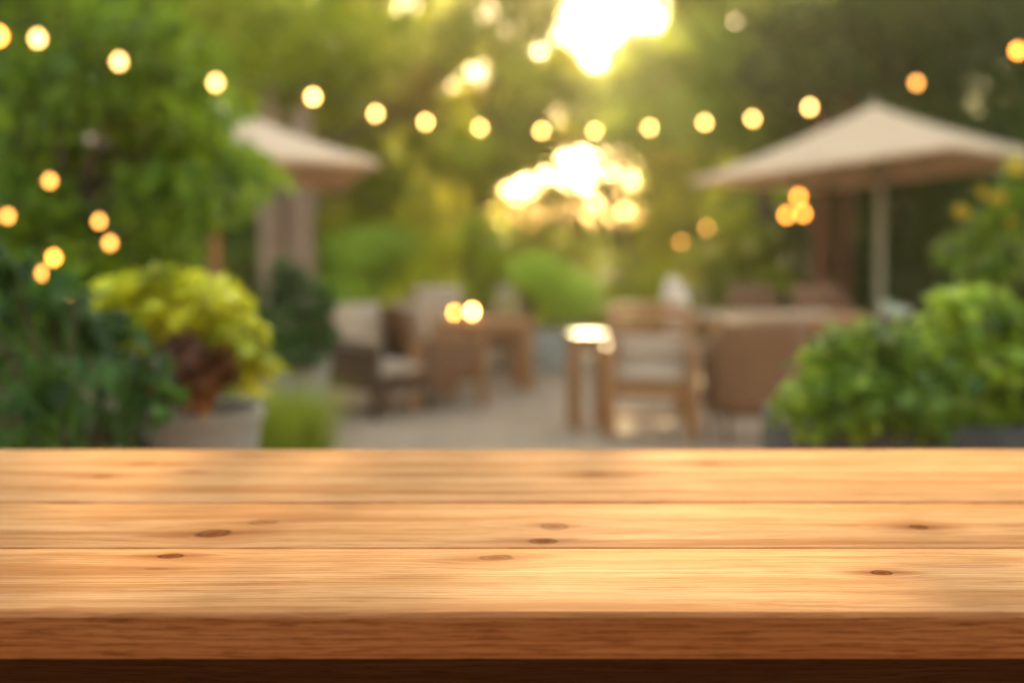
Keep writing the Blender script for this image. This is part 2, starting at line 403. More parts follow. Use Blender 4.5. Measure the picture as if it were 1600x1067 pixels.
streaks = [
 [st(90, 738, 260, .010, .5), st(400, 757, 150, .006, .35), st(1420, 741, 130, .008, .4), st(640, 741, 60, .005, .4), st(1050, 738, 160, .008, .3), st(1180, 748, 200, .006, .3)],
 [st(80, 832, 190, .009, .75), st(560, 842, 160, .01, .3), st(1180, 832, 260, .010, .35), st(960, 830, 90, .014, .35)],
 [st(120, 893, 160, .022, .45), st(640, 900, 60, .01, .45), st(1200, 885, 110, .010, .6), st(1000, 888, 160, .006, .35), st(1500, 905, 160, .006, .35)],
]
g = .0016
for i, (ya, yc) in enumerate(((y1+.007, yb), (y2+.0008, y1-.006), (yf, y2-.0007))):
    mb = MB(); mb.box((0, (ya+yc)/2-1.8, TZ-.026), (3.3, yc-ya, .052), bev=.0022 if i < 2 else .006, seg=3)
    mb.build('plank', table_wood('table wood', knots[i], streaks[i], 3.1+i*7.7, (1.04, .97, 1.0)[i]), near)
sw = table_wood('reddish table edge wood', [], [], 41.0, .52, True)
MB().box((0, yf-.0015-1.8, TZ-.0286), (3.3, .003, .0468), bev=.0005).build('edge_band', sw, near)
aw = table_wood('shade-toned apron wood', [], [], 52.0, .09, True)  # shade under the table top is put into this apron colour
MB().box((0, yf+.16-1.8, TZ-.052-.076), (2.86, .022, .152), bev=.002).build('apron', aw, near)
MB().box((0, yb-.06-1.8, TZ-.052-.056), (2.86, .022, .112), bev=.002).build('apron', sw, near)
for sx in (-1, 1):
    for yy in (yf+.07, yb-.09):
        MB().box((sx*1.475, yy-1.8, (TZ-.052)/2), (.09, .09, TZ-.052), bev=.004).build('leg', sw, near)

# ================================================================== string lights
BUL = None
def bulb_mesh(r, mat):
    global BUL
    k = (round(r, 3), mat.name)
    BUL = BUL or {}
    if k not in BUL:
        m = MB(); m.lathe([(.001, -r*1.15), (r*.5, -r*1.0), (r*.86, -r*.55), (r, 0), (r*.86, r*.5), (r*.5, r*.95), (r*.4, r*1.25)], n=14)
        o = m.build('bulb', mat); BUL[k] = o.data; bpy.data.objects.remove(o)
    return BUL[k]
def socket_mesh(r):
    k = ('s', round(r, 3))
    if k not in BUL:
        m = MB(); m.lathe([(r*.45, r*1.2), (r*.55, r*1.25), (r*.55, r*2.2), (r*.2, r*2.5)], n=10)
        o = m.build('socket', M['cable']); BUL[k] = o.data; bpy.data.objects.remove(o)
    return BUL[k]
def strand(name, label, pts, r, mat, ends=(None, None), sag=.05, drop=2.6, mats=None, cable_r=.005):
    """pts: bulb centres; the cable runs just above them"""
    root = thing(name, label, 'string lights', pts[0])
    o = Vector(pts[0])
    for i, p in enumerate(pts):
        mt = mats[i] if mats else mat
        b = bpy.data.objects.new('bulb', bulb_mesh(r, mt)); link(b, root); b.location = Vector(p)-o
        sk = bpy.data.objects.new('socket', socket_mesh(r)); link(sk, b)
    path = ([ends[0]] if ends[0] else []) + [Vector(p)+Vector((0, 0, r*drop)) for p in pts] + ([ends[1]] if ends[1] else [])
    full = []
    for a, b in zip(path, path[1:]):
        for k in range(5):
            q = a.lerp(b, k/5); q = q.copy(); q.z -= sag*math.sin(math.pi*k/5)*min(1, (b-a).length); full.append(q-o)
    full.append(path[-1]-o)
    MB().tube(full, cable_r, 6).build('cable', M['cable'], root)
    return root
main = [(-2, 57, 5.9), (59, 61, 6.1), (186, 97, 6.6), (337, 130, 6.9), (489, 152, 9.0), (587, 178, 11.2), (665, 191, 12.2), (750, 200, 12.9),
        (846, 205, 13.2), (929, 205, 13.3), (1015, 200, 13.2), (1101, 192, 13.0), (1176, 186, 12.6), (1265, 168, 11.6), (1432, 130, 10.2), (1590, 80, 9.4)]
bm_ = [M['bulb_near']]*4+[M['bulb']]*9+[M['bulb']]+[M['bulb_dim']]+[M['bulb_amber']]; bm_[0] = M['bulb_amber']
strand('string_lights', 'long sagging row of glowing globe bulbs strung right across the garden', [P(*q) for q in main], .028, M['bulb'],
       (P(-180, 30, 5.6), P(1760, 30, 9)), mats=bm_)
strand('string_lights', 'added strand of faint amber bulbs standing for lit leaves above the left parasol', [P(*q) for q in ((455, 122, 17.5), (552, 150, 17.2), (640, 128, 17.4))], .03,
       M['bulb_dim'], (P(360, 90, 17.5), P(730, 110, 17.8)))  # added bulbs standing for the amber glow of far lit leaves
strand('fairy_lights', 'amber fairy lights wound through the big leafy tree at the left edge', [P(*q) for q in ((12, 338, 6.6), (78, 283, 6.4), (155, 346, 6.5), (172, 380, 6.4), (84, 403, 6.2), (67, 427, 6.3), (108, 457, 6.3))], .02,
       M['bulb_dim'], (P(-60, 300, 6.8), None), mats=[M['bulb_dim']]*4+[M['bulb_amber']]+[M['bulb_dim']]*2, cable_r=.003)
strand('string_lights', 'two pale bulbs hanging low left of the right parasol', [P(1064, 378, 16), P(1104, 356, 15.6)], .026, M['bulb_dim'], (P(1010, 372, 16.4), P(1150, 290, 15)))
# cluster of three amber bulbs hanging under the right parasol
hl = thing('pendant_lamp', 'cluster of three amber bulbs hanging under the right parasol', 'lamp', P(1245, 262, 13.6))
o = P(1245, 262, 13.6)
for q in ((1248, 308), (1229, 336), (1255, 334)):
    c = P(q[0], q[1], 13.6)-o
    b = bpy.data.objects.new('bulb', bulb_mesh(.034, M['bulb_amber'])); link(b, hl); b.location = c
    sk = bpy.data.objects.new('socket', socket_mesh(.034)); link(sk, b)
    MB().tube([(0, 0, .06), c+Vector((0, 0, .07))], .004, 6).build('cord', M['cable'], hl)

# ================================================================== parasols
def parasol(label, base, R0, zc, rise, rz, tx, ty, pole_mat, group, base_mat):
    """square market parasol; R0 centre to corner, zc height of the rim's centre, tilt tx/ty of the canopy"""
    root = thing('parasol', label, 'parasol', base, 0, group)
    tilt = Matrix.Translation((0, 0, zc)) @ (Matrix.Rotation(tx, 4, 'X') @ Matrix.Rotation(ty, 4, 'Y') @ Matrix.Rotation(rz, 4, 'Z'))
    n = 8; bm = bmesh.new(); rings = []
    ks = [i/10 for i in range(11)]
    for k in ks:
        ring = []
        for a in range(32):
            an = 2*math.pi*a/32
            side = (a % 8)/8; 
            rad = R0*math.cos(math.pi/4)/math.cos((side-.5)*math.pi/2)         # square outline
            sc = 1-.035*math.sin(math.pi*side)*k
            z = rise*(1-k)**1.0 - .05*math.sin(math.pi*k) - .05*math.sin(math.pi*((a % 4)/4))*math.sin(math.pi*k)*.6
            kk = max(k, .012)
            ring.append(bm.verts.new((rad*sc*kk*math.cos(an), rad*sc*kk*math.sin(an), z)))
        rings.append(ring)
    ring = []
    for a in range(32):
        v = rings[-1][a].co; ring.append(bm.verts.new((v.x*1.004, v.y*1.004, v.z-.055)))
    rings.append(ring)
    for a, b in zip(rings, rings[1:]):
        for k in range(32): bm.faces.new((a[k], b[k], b[(k+1) % 32], a[(k+1) % 32]))
    bm.faces.new(rings[0])
    bmesh.ops.recalc_face_normals(bm, faces=bm.faces[:])
    mb = MB(); mb.add(bm, tilt); cp = mb.build('canopy', M['canopy'], root)
    s = cp.modifiers.new('thickness', 'SOLIDIFY'); s.thickness = .004
    fin = MB(); 
    b = bmesh.new(); bmesh.ops.create_uvsphere(b, u_segments=14, v_segments=10, radius=.05)
    fin.add(b, tilt @ Matrix.Translation((0, 0, rise+.03)) @ Matrix.Diagonal((1, 1, 1.3, 1))); fin.build('finial', pole_mat, root)
    jt = tilt @ Vector((0, 0, 0)); ap = tilt @ Vector((0, 0, rise-.03))
    MB().tube([(0, 0, .1), (0, 0, zc-.25), jt, ap], .05, 14).build('pole', pole_mat, root)
    hub = tilt @ Vector((0, 0, -.12))
    MB().tube([tilt @ Vector((0, 0, -.19)), tilt @ Vector((0, 0, -.09))], .06, 14).build('hub', M['metal'], root)
    for k in range(8):
        an = math.pi/4*k; rr = (R0 if k % 2 == 0 else R0*.7071)*.97
        e = tilt @ Vector((rr*math.cos(an), rr*math.sin(an), -.005)); m = ap.lerp(e, .5)-Vector((0, 0, .03+.05))
        rb = MB().tube([ap-Vector((0, 0, .04)), m, e], .012, 6).build('rib', pole_mat, root)
        MB().tube([hub, m], .009, 6).build('strut', pole_mat, rb)
    MB().lathe([(.30, 0), (.31, .03), (.29, .09), (.08, .12), (.055, .30), (.045, .32)]).build('base', base_mat, root)
    return root
GP = 'open cream parasols over the seating'
parasol('cream square parasol on a grey pole over the right dining table', (4.52, 14.0, 0), 2.33, 2.28, .79, R(0), R(-3.8), R(-3.6), M['grey_pole'], GP, M['concrete'])
parasol('cream parasol on a reddish pole half hidden by the left tree', (-2.97, 11.4, 0), 2.02, 2.16, .68, R(-30), R(-3.5), R(1.5), M['pole_wood'], GP, M['concrete'])

# ================================================================== furniture
def lounge_chair(label, loc, rz, fm, side=None, group=None, cm=None):
    """deep armchair, local front = -y; panel sides, loose seat and back cushion"""
    root = thing('armchair', label, 'armchair', loc, rz, group); cm = cm or M['cushion']
    f = MB(); w, d = .70, .72
    for sx in (-1, 1):
        for sy in (-1, 1): f.box((sx*(w/2-.03), sy*(d/2-.03), .30), (.06, .06, .60))
    f.box((0, -d/2+.03, .25), (w-.12, .035, .10)); f.box((0, d/2-.03, .25), (w-.12, .035, .10)); f.box((0, 0, .292), (w-.12, d-.12, .03))
    f.build('frame', fm, root)
    for sx in (-1, 1): MB().box((sx*(w/2-.03), 0, .615), (.085, d+.02, .03)).build('armrest', fm, root)
    for sx in (-1, 1): MB().box((sx*(w/2-.03), 0, .40), (.028, d-.12, .36)).build('side_panel', side or fm, root)
    b = MB(); b.box((0, d/2-.02, .62), (w-.13, .035, .52), (R(-12), 0, 0)); b.build('backrest', side or fm, root)
    MB().cushion((0, -.03, .375), (w-.13, d-.12, .15)).build('seat_cushion', cm, root)
    MB().cushion((0, d/2-.16, .66), (w-.14, .50, .17), (R(78), 0, 0)).build('back_cushion', cm, root)
    return root
def slat_chair(label, loc, rz, fm, cm, group=None):
    root = thing('armchair', label, 'armchair', loc, rz, group); w, d = .70, .62
    for sx in (-1, 1):
        MB().box((sx*(w/2-.04), -d/2+.04, .33), (.075, .07, .66)).build('leg', fm, root)
        MB().box((sx*(w/2-.04), d/2-.03, .47), (.075, .06, .94), (R(-3), 0, 0)).build('leg', fm, root)
        MB().box((sx*(w/2-.04), 0, .675), (.10, d+.04, .03)).build('armrest', fm, root)
    s = MB()
    for z in (.93, .82, .71): s.box((0, d/2-.02+(z-.7)*.05, z), (w-.155, .022, .085))
    s.build('backrest', fm, root)
    a = MB(); a.box((0, -d/2+.045, .35), (w-.155, .03, .085)); a.box((0, d/2-.045, .35), (w-.155, .03, .085)); a.box((0, 0, .395), (w-.17, d-.1, .02))
    a.box((0, -d/2+.06, .16), (w-.155, .03, .04)); a.build('seat_frame', fm, root)
    MB().cushion((0, -.02, .46), (w-.17, d-.10, .12)).build('seat_cushion', cm, root)
    MB().cushion((0, d/2-.12, .60), (w-.18, .24, .12), (R(80), 0, 0)).build('back_cushion', cm, root)
    return root
def wicker_chair(label, loc, rz, group=None, wm=None, h=.86, w=.74):
    root = thing('wicker_chair', label, 'chair', loc, rz, group); wm = wm or M['wicker']; d = .62
    bm = bmesh.new(); N = 24; rows = []
    # curved shell round the back and sides
    for z0 in (0, 1):
        row = []
        for i in range(N+1):
            u = i/N*2-1
            x = w/2*math.copysign(abs(math.sin(u*math.pi/2))**.55, u); y = d/2-(1-math.cos(u*math.pi/2)**.5)*d*.95 if abs(u) < 1 else -d/2*.9
            top = h if abs(u) < .55 else h-(abs(u)-.55)/.45*(h-.64)
            row.append((x, y, .20 if z0 == 0 else top))
        rows.append(row)
    vv = []
    for j in range(7):
        vv.append([bm.verts.new((a[0]*(1+.03*j/6), a[1]+.06*j/6*(1 if a[1] > 0 else 0), a[2]+(b[2]-a[2])*j/6)) for a, b in zip(*rows)])
    for a, b in zip(vv, vv[1:]):
        for i in range(N): bm.faces.new((a[i], a[i+1], b[i+1], b[i]))
    sh = MB().add(bm).build('shell', wm, root); m = sh.modifiers.new('thickness', 'SOLIDIFY'); m.thickness = .035; m.offset = 0
    rim = [Vector(v.co) if hasattr(v, 'co') else v for v in []]
    for sx in (-1, 1):
        for sy in (-1, 1): MB().tube([(sx*(w/2-.06), sy*(d/2-.07), 0), (sx*(w/2-.05), sy*(d/2-.06), .24)], [.018, .024], 10).build('leg', M['dark_wood'], root)
    MB().box((0, -.02, .36), (w-.10, d-.10, .10), bev=.03).build('seat', wm, root)
    MB().cushion((0, -.03, .44), (w-.14, d-.13, .09)).build('seat_cushion', M['cushion'], root)
    return root
def wood_table(name, label, loc, rz, w, d, h, tm, lm, leg=.09, shelf=False):
    root = thing(name, label, 'table', loc, rz)
    tb = MB(); k = max(3, int(d/.13))
    for i in range(k): tb.box((0, -d/2+d/k*(i+.5), h-.02), (w, d/k-.006, .04), bev=.004)
    tb.build('tabletop', tm, root)
    a = MB()
    for s in (-1, 1): a.box((0, s*(d/2-.06), h-.085), (w-.14, .025, .09)); a.box((s*(w/2-.06), 0, h-.085), (.025, d-.14, .09))
    if shelf: a.box((0, 0, .16), (w-.1, d-.1, .025))
    a.build('apron', lm, root)
    for sx in (-1, 1):
        for sy in (-1, 1): MB().box((sx*(w/2-leg/2-.01), sy*(d/2-leg/2-.01), (h-.04)/2), (leg, leg, h-.04)).build('leg', lm, root)
    return root
# left group
G1 = 'cushioned lounge armchairs round the low candle table'
lounge_chair('dark wood armchair with slanted beige back cushion beside the grey plant pot', (-1.17, 9.75, 0), R(52), M['dark_wood'], group=G1)
lounge_chair('light wood armchair with beige cushions pulled up to the candle table', (-.70, 10.15, 0), R(118), M['chair_wood'], M['wicker'], group=G1)
lounge_chair('small wooden armchair on the far side of the candle table', (-.22, 12.7, 0), R(-60), M['chair_wood'], M['wicker'], group=G1)
lounge_chair('armchair with beige back cushion behind the candle table', (-.75, 12.6, 0), R(20), M['chair_wood'], group=G1)
wood_table('low_table', 'low wooden table with two lit candles between the lounge armchairs', (-.30, 11.25, 0), R(8), .95, .75, .66, M['chair_wood'], M['chair_wood'], .13)
for (px, py, h, lab, fs) in ((738, 481, .10, 'brightly burning candle in a glass on the low table', 1.0), (710, 482, .08, 'dimmer candle left of the bright one on the low table', .45)):
    b = P(px, py, 11.2); c = thing('candle', lab, 'candle', (b.x, 11.2, .661))
    MB().lathe([(.030, 0), (.034, .01), (.034, h*.45), (.030, h*.45), (.004, h*.46)], n=18).build('wax', M['pale_cushion'], c)
    t = NT('clear glass'); gl = t.principled((.95, .9, .85), .05, None, .5, Transmission_Weight=1.0); 
    MB().lathe([(.045, 0), (.048, .005), (.05, h+.03), (.047, h+.03), (.044, .008), (.001, .008)], n=20).build('glass_holder', t.done(gl), c)
    f = MB(); b2 = bmesh.new(); bmesh.ops.create_uvsphere(b2, u_segments=12, v_segments=8, radius=.017*math.sqrt(fs)); f.add(b2, Matrix.Translation((0, 0, h*.46+.035)) @ Matrix.Diagonal((1, 1, 1.9, 1))); f.build('flame', M['flame'] if fs == 1 else M['flame_dim'], c)
# right group
slat_chair('teak armchair with slatted back and beige cushions facing the camera', (1.07, 8.75, 0), R(-6), M['chair_wood'], M['cushion'])
wood_table('side_table', 'small square wooden side table with a sunlit honey top beside the teak armchair', (.60, 9.0, 0), R(8), .30, .34, .74, M['bright_wood'], M['chair_wood'], .06)
# tall pale chair seen from the side
hc = thing('dining_chair', 'tall pale upholstered dining chair seen from the side at the right table', 'chair', (1.62, 9.75, 0), R(90))
MB().cushion((0, .20, .78), (.48, .72, .20), (R(84), 0, 0)).build('backrest', M['pale_cushion'], hc)
MB().cushion((0, -.03, .47), (.46, .46, .11)).build('seat', M['pale_cushion'], hc)
for sx in (-1, 1):
    for sy in (-1, 1): MB().box((sx*.19, sy*.19, .22), (.045, .045, .44)).build('leg', M['chair_wood'], hc)
wicker_chair('brown wicker armchair with its broad back to the camera at the right table', (1.83, 8.55, 0), R(183), w=.66, h=.90)
wood_table('dining_table', 'long wooden dining table with a pale runner under the right parasol', (2.47, 10.6, 0), R(3), 1.5, 1.0, .76, M['chair_wood'], M['chair_wood'], .09)
rn = MB(); rn.box((2.3, 10.55, .7635), (1.3, .5, .005), (0, 0, R(3)), bev=.001); tag(rn.build('table_runner', M['cushion']), 'pale cloth runner lying along the right dining table', 'table runner')
wicker_chair('brown wicker chair at the far right end of the dining table', (3.25, 11.7, 0), R(20), h=.97, w=.60)
wicker_chair('dim reddish wicker chair on the far side of the dining table', (2.60, 12.2, 0), R(-5), h=.93, w=.52)

# ================================================================== pots and plants
def pot(name, label, loc, r_top, r_bot, h, mat, soil=True, square=False):
    root = thing(name, label, 'plant pot', loc)
    if square:
        bm = MB(); 
        a, b = r_top; t_ = .03
        bm.box((0, -b/2+t_/2, h/2), (a, t_, h)); bm.box((0, b/2-t_/2, h/2), (a, t_, h))
        for s in (-1, 1): bm.box((s*(a/2-t_/2), 0, h/2), (t_, b-2*t_-.002, h-.003))
        bm.box((0, 0, .02), (a-2*t_-.002, b-2*t_-.002, .03))
        bm.build('trough', mat, root)
        MB().box((0, 0, h-.08), (a-2*t_-.004, b-2*t_-.004, .06), bev=.01).build('soil', M['soil'], root)
    else:
        MB().lathe([(r_bot, 0), (r_top*.97, h-.05), (r_top*1.03, h-.045), (r_top*1.03, h), (r_top*.93, h), (r_top*.90, h-.06), (r_top*.2, h-.065)], n=40).build('vessel', mat, root)
        MB().lathe([(r_top*.895, h-.09), (r_top*.895, h-.055), (r_top*.2, h-.035), (.01, h-.03)], n=24).build('soil', M['soil'], root)
    return root

# --- left: chartreuse plant in the tall grey pot
px0 = P(312, 0, 4.35)
pot('plant_pot', 'tall tapering concrete pot holding the yellow-leaved plant', (px0.x, 4.35, 0), .235, .17, .90, M['concrete'])
bl = [(P(*q[:3]), (q[3],)*3) for q in ((200, 470, 4.3, .10), (255, 455, 4.35, .11), (310, 470, 4.25, .13), (345, 490, 4.3, .10), (235, 500, 4.2, .09), (180, 505, 4.35, .07),
      (370, 530, 4.2, .10), (385, 560, 4.15, .08), (400, 575, 4.2, .06), (285, 490, 4.5, .14), (215, 540, 4.1, .06), (360, 605, 4.1, .04), (330, 455, 4.6, .1), (160, 495, 4.3, .05), (395,600,4.15,.035), (145,520,4.2,.05), (170,450,4.4,.06), (415,570,4.2,.04), (225,435,4.5,.05))]
bl = [(b[0], (b[1][0]*1.15, b[1][1], b[1][2]*.8)) for b in bl]
plant('potted_plant', 'bushy plant with big chartreuse yellow leaves on red stems in the tall grey pot', 'plant', (px0.x, 4.35, .85), bl, 400, .10, L['yellow'], .02, M['red_stem'], aspect=.85, up=1.1, foliage_name='leaves', trunk_name='stems', fork=.5)
rb = [(P(*q[:3]), (q[3],)*3) for q in ((235, 560, 4.2, .09), (285, 570, 4.1, .11), (340, 575, 4.1, .08), (265, 605, 4.1, .07), (315, 610, 4.05, .06))]
L['russet'] = leaf_mat('russet leaves', (.07, .02, .01), (.19, .06, .025), (.42, .22, .06), .3)
plant('potted_plant', 'dark russet leaves growing under the chartreuse plant in the grey pot', 'plant', (px0.x+.02, 4.3, .85), rb, 420, .075, L['russet'], .012, M['red_stem'], aspect=.7, foliage_name='leaves', trunk_name='stems')

# --- left: big tree at the edge, close
def near_tree():
    bl = []
    g = np.random.default_rng(5)
    outline = [(30, 30), (120, 60), (210, 50), (260, 130), (90, 140), (180, 180), (275, 180), (300, 240), (60, 230), (150, 270), (240, 260), (290, 290), (350, 278), (30, 320), (110, 340), (210, 330), (40, 400), (130, 410), (240, 335), (275, 315), (220, 390),
               (-60, 60), (-80, 200), (-60, 340), (60, 460), (-40, -40), (100, -60), (230, -50), (300, 150), (270, 90)]
    for (x, y) in outline:
        d = 7.5+g.uniform(-.6, .6); k = .22+.13*g.random(); bl.append((P(x, y, d), (k*1.35, k*1.2, k*.8)))
    return bl
plant('leafy_tree', 'large broad leafed tree with fairy lights overhanging the left edge', 'tree', (-3.4, 7.6, 0), near_tree(), 5600, .145, L['green'], .09, aspect=.5, up=.6, droop=.35, spread=.42, fork=.4, shell=.35)
bl = []
g5 = np.random.default_rng(9)
for (x, y) in ((20, 480), (80, 500), (150, 520), (30, 560), (110, 580), (190, 600), (50, 640), (140, 650), (230, 640), (20, 700), (100, 720), (180, 700), (-60, 520), (-60, 620), (230, 690), (210, 575), (60, 455), (120, 470), (-50,440), (15, 410)):
    d = 3.9+g5.uniform(-.35, .35); k = .05+.08*g5.random(); bl.append((P(x, y, d), (k*1.4, k*1.2, k*.8)))
plant('shrub', 'dark blue-green shrub with drooping leaves in the lower left corner', 'shrub', (-1.55, 4.0, 0), bl, 820, .10, L['blue'], .03, aspect=.5, droop=.5, spread=.4, foliage_name='leaves', trunk_name='stems', shell=.3)
# --- second pot
q = P(472, 0, 6.3)
pot('plant_pot', 'smaller grey concrete pot holding the dark green shrub', (q.x, 6.3, 0), .155, .10, .86, M['concrete'])
bl = [(P(*z[:3]), (z[3]*1.1, z[3], z[3])) for z in ((450, 440, 6.3, .11), (420, 480, 6.3, .11), (490, 470, 6.2, .12), (455, 510, 6.2, .13), (410, 530, 6.35, .09), (500, 525, 6.3, .10), (450, 555, 6.1, .09), (440, 415, 6.4, .06), (490, 560, 6.1, .06))]
plant('potted_plant', 'dense dark green shrub growing in the smaller grey pot', 'plant', (q.x, 6.3, .80), bl, 1500, .05, L['blue'], .018, foliage_name='leaves', trunk_name='stems', spread=.3)

def grass_tuft(name, label, loc, n, h, r, mat, bw=.006, flop=.35, cat='ornamental grass'):
    V = []; Fc = []; tint = []
    for i in range(n):
        a = random.uniform(0, 2*math.pi); b = random.uniform(0, r*.45); x, y = b*math.cos(a), b*math.sin(a)
        a2 = a+random.uniform(-.6, .6); hh = h*random.uniform(.6, 1.08); fl = r*random.uniform(.2, 1.2); w = bw*random.uniform(.7, 1.4)
        px, py = -math.sin(a2)*w, math.cos(a2)*w; s = len(V)
        for j in range(5):
            u = j/4; ww = (1-u**2)*1.0
            cx = x+math.cos(a2)*fl*u**2; cy = y+math.sin(a2)*fl*u**2; cz = hh*(u-.25*flop*u**3)
            V += [(cx-px*ww, cy-py*ww, cz), (cx+px*ww+.0003, cy+py*ww, cz)]
        for j in range(4): Fc.append((s+2*j, s+2*j+1, s+2*j+3, s+2*j+2))
        tint += [random.gauss(.5, .22)]*10
    me = bpy.data.meshes.new(name); me.from_pydata(V, [], Fc)
    a = me.attributes.new('tint', 'FLOAT', 'POINT'); a.data.foreach_set('value', tint)
    me.materials.append(mat); o = link(bpy.data.objects.new(name, me)); o.location = loc
    return tag(o, label, cat)
g6 = P(450, 0, 5.6); grass_tuft('ornamental_grass', 'bright green tuft of ornamental grass beside the tall grey pot', (g6.x, 5.6, 0), 1400, .90, .27, L['grass'], .006)

# --- centre: round shrub in a grey planter
c0 = P(862, 0, 12.7)
pot('planter', 'grey square planter under the round shrub in the middle of the patio', (c0.x+.0, 12.7, 0), (.78, .55), 0, .43, M['planter_grey'], square=True)
bl = make_blobs((c0.x, 12.7, .86), (.50, .38, .38), 24, .22, seed=3)
plant('potted_plant', 'round bright green shrub in the square planter in the middle of the patio', 'plant', (c0.x, 12.7, .38), bl, 7500, .06, L['bright'], .03, foliage_name='leaves', trunk_name='stems', aspect=.35, simple=True, tofs=.38)

# --- right: hydrangea-like bushes in the dark trough
pot('planter', 'long dark slate planter under the green bushes in the right corner', (1.98, 4.75, 0), (1.75, .60), 0, .80, M['dark_planter'], square=True)
def bush(label, pts, n, leaf, mat, base, ofs=0.0):
    bl = [(P(*z[:3]), (z[3]*1.1, z[3], z[3]*.85)) for z in pts]
    return plant('green_bush', label, 'bush', base, bl, n, leaf, mat, .018, M['green_stem'], 'green bushes in the dark planter', aspect=.72, up=.9, shell=.45, foliage_name='leaves', trunk_name='stems', spread=.3, tofs=ofs)
bush('rounded light green bush at the left end of the dark planter', ((1345, 545, 4.6, .15), (1290, 580, 4.6, .12), (1410, 555, 4.6, .14), (1250, 625, 4.5, .10), (1330, 620, 4.45, .15), (1410, 630, 4.45, .15), (1465, 600, 4.6, .13),
      (1230, 650, 4.5, .07), (1270, 670, 4.4, .06), (1460, 660, 4.5, .12), (1360, 580, 4.9, .18), (1350, 660, 4.45, .08)), 1500, .07, L['hydr'], (1.45, 4.7, .74))
bush('taller green bush at the right end of the dark planter', ((1500, 480, 4.9, .12), (1550, 500, 4.9, .15), (1460, 520, 5.0, .12), (1600, 520, 4.9, .15), (1560, 570, 4.8, .16), (1500, 560, 4.8, .13), (1620, 610, 4.8, .17), (1540, 640, 4.8, .15), (1680, 540, 4.9, .2), (1510, 465, 5.0, .08)), 1400, .07, L['hydr'], (2.15, 4.8, .74), -.08)
# pale blossom above the light bush
bl = [(P(1402, 486, 5.6), (.05, .05, .035)), (P(1385, 478, 5.6), (.03, .03, .025))]
plant('flower', 'pale blossom head rising behind the light green bush', 'flower', (P(1402, 0, 5.6).x, 5.6, 0), bl, 60, .03, L['wpetal'], .006, M['green_stem'], foliage_name='blossom', trunk_name='stem', fork=.6)
# right upper shrub with yellow flowers
bl = []
for (x, y) in ((1540, 360), (1590, 330), (1640, 380), (1570, 410), (1620, 440), (1530, 430), (1660, 300), (1600, 280), (1680, 450), (1560, 330), (1580, 470), (1500, 390), (1650, 240)):
    k = .09+.07*g5.random(); bl.append((P(x, y, 6.2+g5.uniform(-.3, .3)), (k, k, k*.85)))
plant('flowering_shrub', 'tall shrub with small yellow flowers at the right edge', 'shrub', (2.95, 6.3, 0), bl, 1150, .075, L['green'], .04, spread=.3, fork=.45, tofs=-.2)
fl = thing('yellow_flowers', 'yellow flower heads dotted over the tall shrub at the right edge', 'flowers', P(1550, 320, 6.0))
for (x, y, k) in ((1503, 330, .035), (1560, 312, .04), (1590, 262, .05), (1535, 300, .02), (1578, 345, .02)):
    p = P(x, y, 5.95); pos, idx, out = blob_points([(np.array(p-fl.location), (k, k, k))], 60, .5)
    leaves_object('flower_head', L['petal'], pos, rng.random(60), np.full(60, .035), fl, .7)

# --- mid distance shrubs
def shrub(label, c, rad, nb, rb, n, leaf, mat, seed, name='shrub', group='shrubs along the back of the patio', tofs=0.0, stem=.035):
    bl = make_blobs(c, rad, nb, rb, seed=seed)
    return plant(name, label, 'shrub', (c[0], c[1], 0), bl, n, leaf, L[mat], stem, group=group, simple=True, foliage_name='leaves', trunk_name='stems', limbs=8, tofs=tofs)
shrub('pale lime shrub directly behind the candle table', (-1.15, 16.2, .95), (.62, .5, .55), 12, .30, 3800,   .09, 'sunglow', 21, tofs=.1)
shrub('lime green shrub behind the dark armchair', (-2.2, 16.4, 1.0), (.7, .5, .6), 12, .32, 3800, .09, 'bright', 22)
shrub('mid green shrub left of the round potted shrub', (-.25, 17.0, 1.05), (.45, .5, .75), 11, .28, 3600, .09, 'olive', 23)
shrub('yellow-green low hedge shrub right of the round potted shrub', (1.9, 17.0, .75), (.75, .5, .45), 12, .28, 3600, .09, 'sunglow', 24, tofs=.05)
shrub('olive shrub behind the tall pale dining chair', (3.3, 17.2, 1.0), (.8, .6, .75), 12, .35, 3600, .1, 'olive', 25)
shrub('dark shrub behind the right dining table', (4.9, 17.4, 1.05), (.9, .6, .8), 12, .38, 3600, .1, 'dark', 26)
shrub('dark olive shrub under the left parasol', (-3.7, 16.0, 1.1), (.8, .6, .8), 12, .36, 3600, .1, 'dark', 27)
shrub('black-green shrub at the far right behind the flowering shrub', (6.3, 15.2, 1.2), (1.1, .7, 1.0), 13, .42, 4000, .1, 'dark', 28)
shrub('sunlit golden green bush in the middle beyond the patio', (.9, 22.8, 1.25), (1.6, .8, .95), 15, .45, 5200, .12, 'olive', 29, tofs=-.05)
shrub('golden olive bush right of the sunlit bush', (3.3, 23.0, 1.3), (1.4, .8, 1.0), 15, .5, 5200, .12, 'sunglow', 30, tofs=.1)
shrub('golden green bush left of the sunlit bush', (-1.7, 22.5, 1.2), (1.4, .8, .95), 15, .5, 5200, .12, 'sunglow', 31)
shrub('tall dark shrub beside the pale twin trunks', (-4.9, 19.0, 1.6), (1.3, .9, 1.4), 15, .5, 5200, .12, 'olive', 32)
shrub('deep green shrub under the overhanging left tree', (-3.6, 9.2, .95), (.9, .6, .85), 15, .35, 4200, .09, 'dark', 33)
shrub('dark leafy shrub between the left tree and the left parasol', (-2.5, 8.6, .70), (.5, .5, .6), 12, .24, 3000, .08, 'dark', 34)

